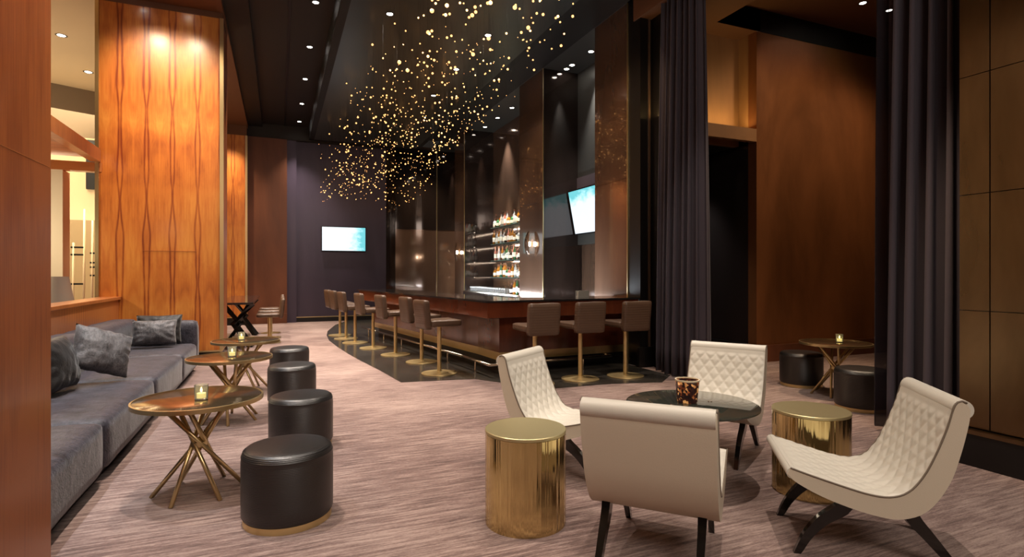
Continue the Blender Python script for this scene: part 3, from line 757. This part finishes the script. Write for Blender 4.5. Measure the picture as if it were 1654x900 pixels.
# ------------------------------------------------------------------ televisions and sconces
t = thing('television', 'wide lit television on the plum back wall', 'television', (1.785, 17.19, 2.42))
bm = B(); box(bm, -.64, .64, -.09, -.03, -.37, .37); obj('casing', bm, 'bezel', t, bevel=.008)
bm = B(); box(bm, -.615, .615, -.094, -.09, -.345, .345); obj('screen', bm, 'screen', t)
bm = B(); box(bm, -.2, .2, -.03, 0, -.15, .15); obj('bracket', bm, 'black', t)
t = thing('television', 'tilted lit television in the dark bar niche beside the pier', 'television', (5.74, 9.40, 2.66))
bm = B(); box(bm, .04, .16, -.80, .86, -.44, .74); obj('housing', bm, 'tvbox', t)
tv = B(); box(tv, -.03, .03, -.82, .82, -.46, .46); a = obj('casing', tv, 'bezel', t, loc=(-.08, 0, 0)); a.rotation_euler = (0, R(-11), 0)
tv = B(); box(tv, -.034, -.03, -.80, .80, -.435, .435); a = obj('screen', tv, 'screen2', t, loc=(-.08, 0, 0)); a.rotation_euler = (0, R(-11), 0)
tv = B(); box(tv, -.06, .06, -.1, .1, -.1, .1); obj('bracket', tv, 'black', t, loc=(0, 0, 0))
def sconce(y, label):
    t = thing('wall_sconce', label, 'wall lamp', (4.992, y, 2.03), group='curved wall sconces on the bar piers')
    bm = B(); N = 16
    f = []; 
    for i in range(N + 1):
        z = -.27 + .54 * i / N; x = -.13 + .05 * (abs(z) / .27) ** 2; wd = .11 * math.sqrt(max(0.02, 1 - (z / .28) ** 2))
        f.append([bm.verts.new((x + dx, yy, z)) for dx, yy in ((0, -wd), (0, wd), (.008, wd), (.008, -wd))])
    for a, b in zip(f, f[1:]):
        for k in range(4): bm.faces.new((a[k], a[(k + 1) % 4], b[(k + 1) % 4], b[k]))
    bm.faces.new(f[0]); bm.faces.new(f[-1]); obj('shield', bm, 'bronze', t, True)
    bm = B(); lathe(bm, [(0, -.05), (.03, -.04), (.035, 0), (.03, .04), (0, .05)], 16, (-.07, 0)); obj('bulb', bm, 'sconce_light', t, True)
    bm = B(); box(bm, -.125, 0, -.012, .012, -.012, .012); obj('arm', bm, 'brass', t)
sconce(10.80, 'glowing bronze wall sconce on the pier beside the bottle shelves')
sconce(16.0, 'glowing bronze wall sconce on the farthest bar pier')
for y in (10.80, 16.0): point((4.925, y, 2.03), 22, (1, .78, .52), .03, 'sconce_glow')

# ------------------------------------------------------------------ bottle shelves
bcols = dict(amber=plain('amber_bottle', (.55, .22, .03), .08, trans=.5), green=plain('green_bottle', (.05, .18, .07), .08, trans=.4), clear=plain('clear_bottle', (.85, .9, .92), .06, trans=.6),
             dark=plain('dark_bottle', (.03, .015, .01), .1), rose=plain('rose_bottle', (.7, .25, .18), .1, trans=.4))
lab = plain('bottle_label', (.85, .80, .68), .6); capm = plain('bottle_cap', (.12, .05, .03), .4)
shapes = {'tall': [(0, 0), (.036, 0), (.038, .005), (.038, .17), (.030, .20), (.014, .225), (.013, .29), (0, .29)],
          'squat': [(0, 0), (.044, 0), (.046, .006), (.046, .13), (.034, .16), (.015, .175), (.015, .22), (0, .22)],
          'slim': [(0, 0), (.030, 0), (.031, .005), (.031, .20), (.012, .25), (.011, .32), (0, .32)]}
protos = {}
for sn, pr in shapes.items():
    for cn, cm in bcols.items():
        t = thing('bottle', 'x', 'bottle'); 
        bm = B(); lathe(bm, pr, 12); g = obj('glass_body', bm, cm, t, 'auto')
        R0 = pr[2][0] + .001; h0 = pr[3][1]
        bm = B(); lathe(bm, [(R0, h0 * .3), (R0, h0 * .8)], 12); obj('paper_label', bm, lab, t, True)
        zt = pr[-1][1]; bm = B(); lathe(bm, [(0, zt), (.0155, zt - .035), (.0155, zt + .006), (0, zt + .008)], 10); obj('cap', bm, capm, t, 'auto')
        protos[sn, cn] = t
used = set()
ORD = ['first', 'second', 'third', 'fourth', 'fifth', 'sixth', 'seventh', 'eighth', 'ninth', 'tenth', 'eleventh', 'twelfth', 'thirteenth', 'fourteenth', 'fifteenth', 'sixteenth', 'seventeenth', 'eighteenth', 'nineteenth', 'twentieth']
def place_bottle(loc, sn, cn, label, group):
    pr = protos[sn, cn]
    c = pr if (sn, cn) not in used else copy_tree(pr); used.add((sn, cn))
    c.location = loc; c.scale = (1.2, 1.2, 1.18); c.rotation_euler = (0, 0, random.uniform(0, 6)); c['label'] = label; c['group'] = group
SH = [(1.30, 'lowest'), (1.76, 'second lowest'), (2.22, 'third'), (2.68, 'top')]
def shelf_unit(y0, y1, where, n, SHL):
    for z, nm in SHL:
        t = thing('glass_shelf', '%s glass bottle shelf %s' % (nm, where), 'shelf', (5.70, (y0 + y1) / 2, z), group='glass bottle shelves ' + where)
        L = (y1 - y0) / 2
        bm = B(); box(bm, -.17, .20, -L, L, -.014, 0); obj('glass_plate', bm, 'shelf_glass', t)
        bm = B(); box(bm, -.149, -.137, -L, L, -.026, -.0145); obj('light_strip', bm, 'led', t)
        bm = B(); box(bm, -.172, -.15, -L, L, -.034, -.014); obj('front_bar', bm, 'bezel', t)
        rt_ = random.Random(int(z * 100) + n)
        for k in range(n):
            y = y0 + .07 + (y1 - y0 - .14) * k / (n - 1)
            sn = rt_.choice(list(shapes)); cn = rt_.choice(['amber', 'clear', 'clear', 'green', 'dark', 'rose', 'amber'])
            place_bottle((5.62 + rt_.uniform(-.03, .03), y, z), sn, cn, '%s %s bottle, %s along the %s glass shelf %s' % (sn, cn, ORD[k], nm, where), 'bottles on the %s shelf %s' % (nm, where))
shelf_unit(12.0, 14.75, 'next to the sconce pier', 20, SH)
shelf_unit(16.75, 18.2, 'in the farthest niche', 9, SH[:3])
for y in (12.5, 13.4, 14.3, 17.5): spot((5.25, y, 5.5), 1300, 26, .8, (1, .88, .74), to=(5.62, y, 1.9))  # narrow spots without fixtures, added to brighten the bottles
# glasses on the back bar
def tumbler(label):
    t = B(); lathe(t, [(0, 0), (.030, 0), (.032, .003), (.038, .13), (.035, .13), (.029, .012), (0, .012)], 14)
    return tag(obj('drinking_glass', t, 'glass', None, 'auto'), label, 'glass', 'glasses on the back bar')
g0 = tumbler('x')
k = 0
for row, (x, rn) in enumerate(((5.06, 'front'), (5.20, 'rear'))):
    for i in range(18):
        y = 12.5 + i * .15
        c = g0 if k == 0 else g0.copy()
        if k: COL.objects.link(c)
        c.location = (x, y, .91); c['label'] = 'clear drinking glass, %s in the %s row on the back bar' % (ORD[i], rn); k += 1
for i, (y, sn, cn) in enumerate(((11.65, 'tall', 'dark'), (11.8, 'slim', 'green'), (11.95, 'tall', 'amber'), (12.12, 'squat', 'dark'))):
    place_bottle((5.08, y, .91), sn, cn, '%s %s bottle, %s of the four standing low by the sconce pier' % (sn, cn, ORD[i]), 'bottles low by the sconce pier')
for key, p in protos.items():
    if key not in used:
        for ch in list(p.children): bpy.data.objects.remove(ch)
        bpy.data.objects.remove(p)
t = thing('napkin_caddy', 'small grey napkin caddy standing on the short side of the bar', 'caddy', (4.24, 7.36, 1.04))
bm = B(); box(bm, -.09, .09, -.04, .04, 0, .02); box(bm, -.09, .09, -.045, -.035, 0, .10); box(bm, -.09, .09, .035, .045, 0, .10); obj('holder', bm, 'paper', t)
bm = B(); box(bm, -.075, .075, -.033, .033, .02, .085); obj('napkins', bm, 'paper', t)

# ------------------------------------------------------------------ curtains
def curtain(name, mat, y0, y1, x, z0, z1, folds, amp, label, seed, flare=.0, top=0):
    bm = B(); n = folds * 14; rows = 16; g = []
    rs = random.Random(seed); ph = [rs.uniform(.6, 1.4) for _ in range(folds + 1)]
    for r in range(rows + 1):
        f = r / rows; z = z1 + (z0 - z1) * f; row = []
        for i in range(n + 1):
            u = i / n; k = min(folds - 1, int(u * folds)); ww = u * folds
            a = amp * ph[k] * (.55 + .45 * f)
            yy = y0 + (y1 - y0) * u; yy += flare * (u - .5) * 2 * (f - 0)
            row.append(bm.verts.new((x + a * math.sin(ww * 2 * PI) + .02 * math.sin(3.1 * u + 2 * f), yy + .30 * a * math.sin(ww * 4 * PI), z)))
        g.append(row)
    for r in range(rows):
        for i in range(n): bm.faces.new((g[r][i], g[r + 1][i], g[r + 1][i + 1], g[r][i + 1]))
    o = obj(name, bm, mat, None, True); s = o.modifiers.new('thick', 'SOLIDIFY'); s.thickness = .004
    return tag(o, label, 'curtain')
curtain('curtain', 'curtain', 5.66, 6.50, 5.05, .02, 5.24, 7, .12, 'heavy dark plum curtain beside the bar, hanging floor to ceiling', 3, .05)
curtain('curtain', 'curtain', 2.50, 3.16, 4.98, .02, 5.24, 5, .12, 'heavy dark plum curtain beside the bronze wall', 5, .03)
sh = curtain('sheer_curtain', 'sheer', 3.17, 3.36, 5.0, .03, 5.24, 2, .03, 'see-through black sheer edge of the curtain in front of the ottoman', 8, .02)

# ------------------------------------------------------------------ hanging light cloud
cl = thing('hanging_light_cloud', 'cloud of tiny amber lights hanging on wires under the mirror ceiling', 'chandelier', (2.4, 11, 5.2))
rs = random.Random(11); pts = []
while len(pts) < 1000:
    f = rs.random() ** .72; y = 5.0 + 11.4 * f; x = rs.uniform(1.0, 3.75)
    if x < 1.0 + .7 * (1 - f) * rs.uniform(.6, 1.4): continue
    low = 4.6 - 1.25 * f ** 1.2 + .12 * math.sin(x * 2.4 + y) + .28 * max(0, x - 2.9)
    z = low + (5.08 - low) * rs.random() ** (1.0 + 1.0 * f)
    pts.append(Vector((x, y, z)))
pts.sort(key=lambda p: p.length)
def ball(bm, p, r, s=8): bmesh.ops.create_icosphere(bm, subdivisions=1, radius=r, matrix=Matrix.Translation(p))
rest = B(); wires = B()
L0 = cl.location
for k, p in enumerate(pts):
    q = p - L0; r = rs.choice((.006, .008, .010, .013, .019)) * (1.35 if k < 99 else 1)
    if k < 99:
        bm = B(); ball(bm, q, r + .003); obj('bulb', bm, 'bulb_big' if k % 3 == 0 else 'bulb', cl, True)
    else: ball(rest, q, r)
    tube(wires, [q, Vector((q.x, q.y, 0))], .0005, 3, False)
o = obj('bulbs', rest, 'bulb', cl, True); o['kind'] = 'stuff'
o = obj('wires', wires, 'wire', cl); o['kind'] = 'stuff'
bm = B(); box(bm, -1.42, 1.4, -5.7, 5.0, -.004, -.001)
bm.free()

# ------------------------------------------------------------------ recessed downlights
def downlight(loc, label, group, r=.055):
    t = thing('downlight', label, 'ceiling light', loc, 0, group)
    bm = B(); lathe(bm, [(r * .82, -.004), (r * 1.25, -.004), (r * 1.25, 0), (r * .82, 0), (r * .82, -.004)], 20); obj('trim_ring', bm, 'trimm', t, 'auto')
    bm = B(); lathe(bm, [(0, -.003), (r * .8, -.003), (r * .8, 0), (0, 0)], 20); obj('lens', bm, 'lens', t, 'auto')
    return t
names = ['nearest the top edge', 'second from the viewer', 'third from the viewer', 'fourth from the viewer', 'last before the back wall']
for k, y in enumerate((9.12, 10.96, 12.8, 14.7, 16.45)):
    downlight((.53, y, 5.6), 'recessed downlight in the narrow charcoal ceiling strip, %s' % ['closest to the viewer', 'second in the row', 'middle of the row', 'fourth in the row', 'last before the back wall'][k], 'downlights in the charcoal ceiling strip')
    spot((.53, y, 5.58), 420, 75, .8, NEUT)
for k, (x, y) in enumerate(((3.08, 8.33), (3.05, 9.95), (3.05, 11.6), (1.5, 8.2))):
    downlight((x, y, 5.2), ['recessed downlight in the mirror ceiling among the near amber lights', 'recessed downlight in the mirror ceiling, second back along the bar', 'recessed downlight in the mirror ceiling, third back along the bar', 'recessed downlight in the mirror ceiling beside the charcoal strip'][k], 'downlights in the mirror ceiling')
    spot((x, y, 5.17), 330, 80, .8, NEUT)
for b, (nm, ys_) in enumerate((('TV niche', (9.13, 9.87, 10.1)), ('wide bottle niche', (12.0, 13.0, 14.0, 15.0)), ('farthest niche', (17.0, 17.8)))):
    for k, y in enumerate(ys_):
        downlight((5.45, y, 5.6), 'small white downlight in the ceiling of the %s, %s from the viewer' % (nm, ORD[k]), 'downlights over the bar niches', .06)
    for y in ((9.4,), (12.6, 14.4), (17.4,))[b]:
        spot((5.62, y, 5.55), 420, 60, .9, (1, .93, .88))
for k, (x, y) in enumerate(((8.36, 5.86), (8.98, 5.86))):
    downlight((x, y, 5.6), ['small downlight above the copper wall, farther from the curtain', 'small downlight above the copper wall, beside the curtain'][k], 'downlights above the copper wall')
for k, (x, y) in enumerate(((-3.38, 11.6), (-3.5, 13.5))):
    downlight((x, y, 5.42), ['bright downlight in the beige ceiling against the near wood pier', 'bright downlight in the beige ceiling against the far wood pier'][k], 'downlights in the beige ceiling', .07)
for k, x in enumerate((-1.9, -1.3)):
    downlight((x, 9.30, 5.42), ['wall washer above the amber panel, the one farther from the bar', 'wall washer above the amber panel, the one nearer the bar'][k], 'wall washers above the amber panel', .05)

# ------------------------------------------------------------------ things in the neighbouring room
t = thing('rod_screen', 'tall decorative screen of pale rods and dark bands beyond the low wall', 'screen', (-3.15, 12.1, 0))
for k, (x, zt) in enumerate(((-.22, 1.95), (-.06, 2.55), (.06, 2.35))):
    bm = B(); tube(bm, [(x, 0, 0), (x + .02, 0, zt)], .018, 8); obj('rod', bm, 'cream', t, True)
for k, (x0, x1, z) in enumerate(((-.24, -.05, 1.2), (-.24, -.05, 1.72), (-.24, -.05, 1.85), (.04, .2, 1.75), (.04, .2, 1.58), (.04, .2, 1.5), (.04, .2, 1.35))):
    bm = B(); box(bm, x0, x1, -.015, .015, z, z + .03); obj('band', bm, 'black', t)
t = thing('table_lamp', 'grey linen lamp shade just above the low wall', 'lamp', (-2.70, 8.98, 0))
bm = B(); lathe(bm, [(.22, 1.02), (.16, 1.36)], 32); obj('lamp_shade', bm, 'shade', t, True)
bm = B(); lathe(bm, [(0, .75), (.09, .75), (.1, .78), (.03, .85), (.02, 1.1), (0, 1.1)], 16); obj('base', bm, 'brass', t, 'auto')
bm = B(); lathe(bm, [(0, 0), (.2, 0), (.2, .02), (.03, .04), (.03, .7), (.26, .72), (.26, .75), (0, .75)], 24); obj('stand', bm, 'ebony', t, 'auto')
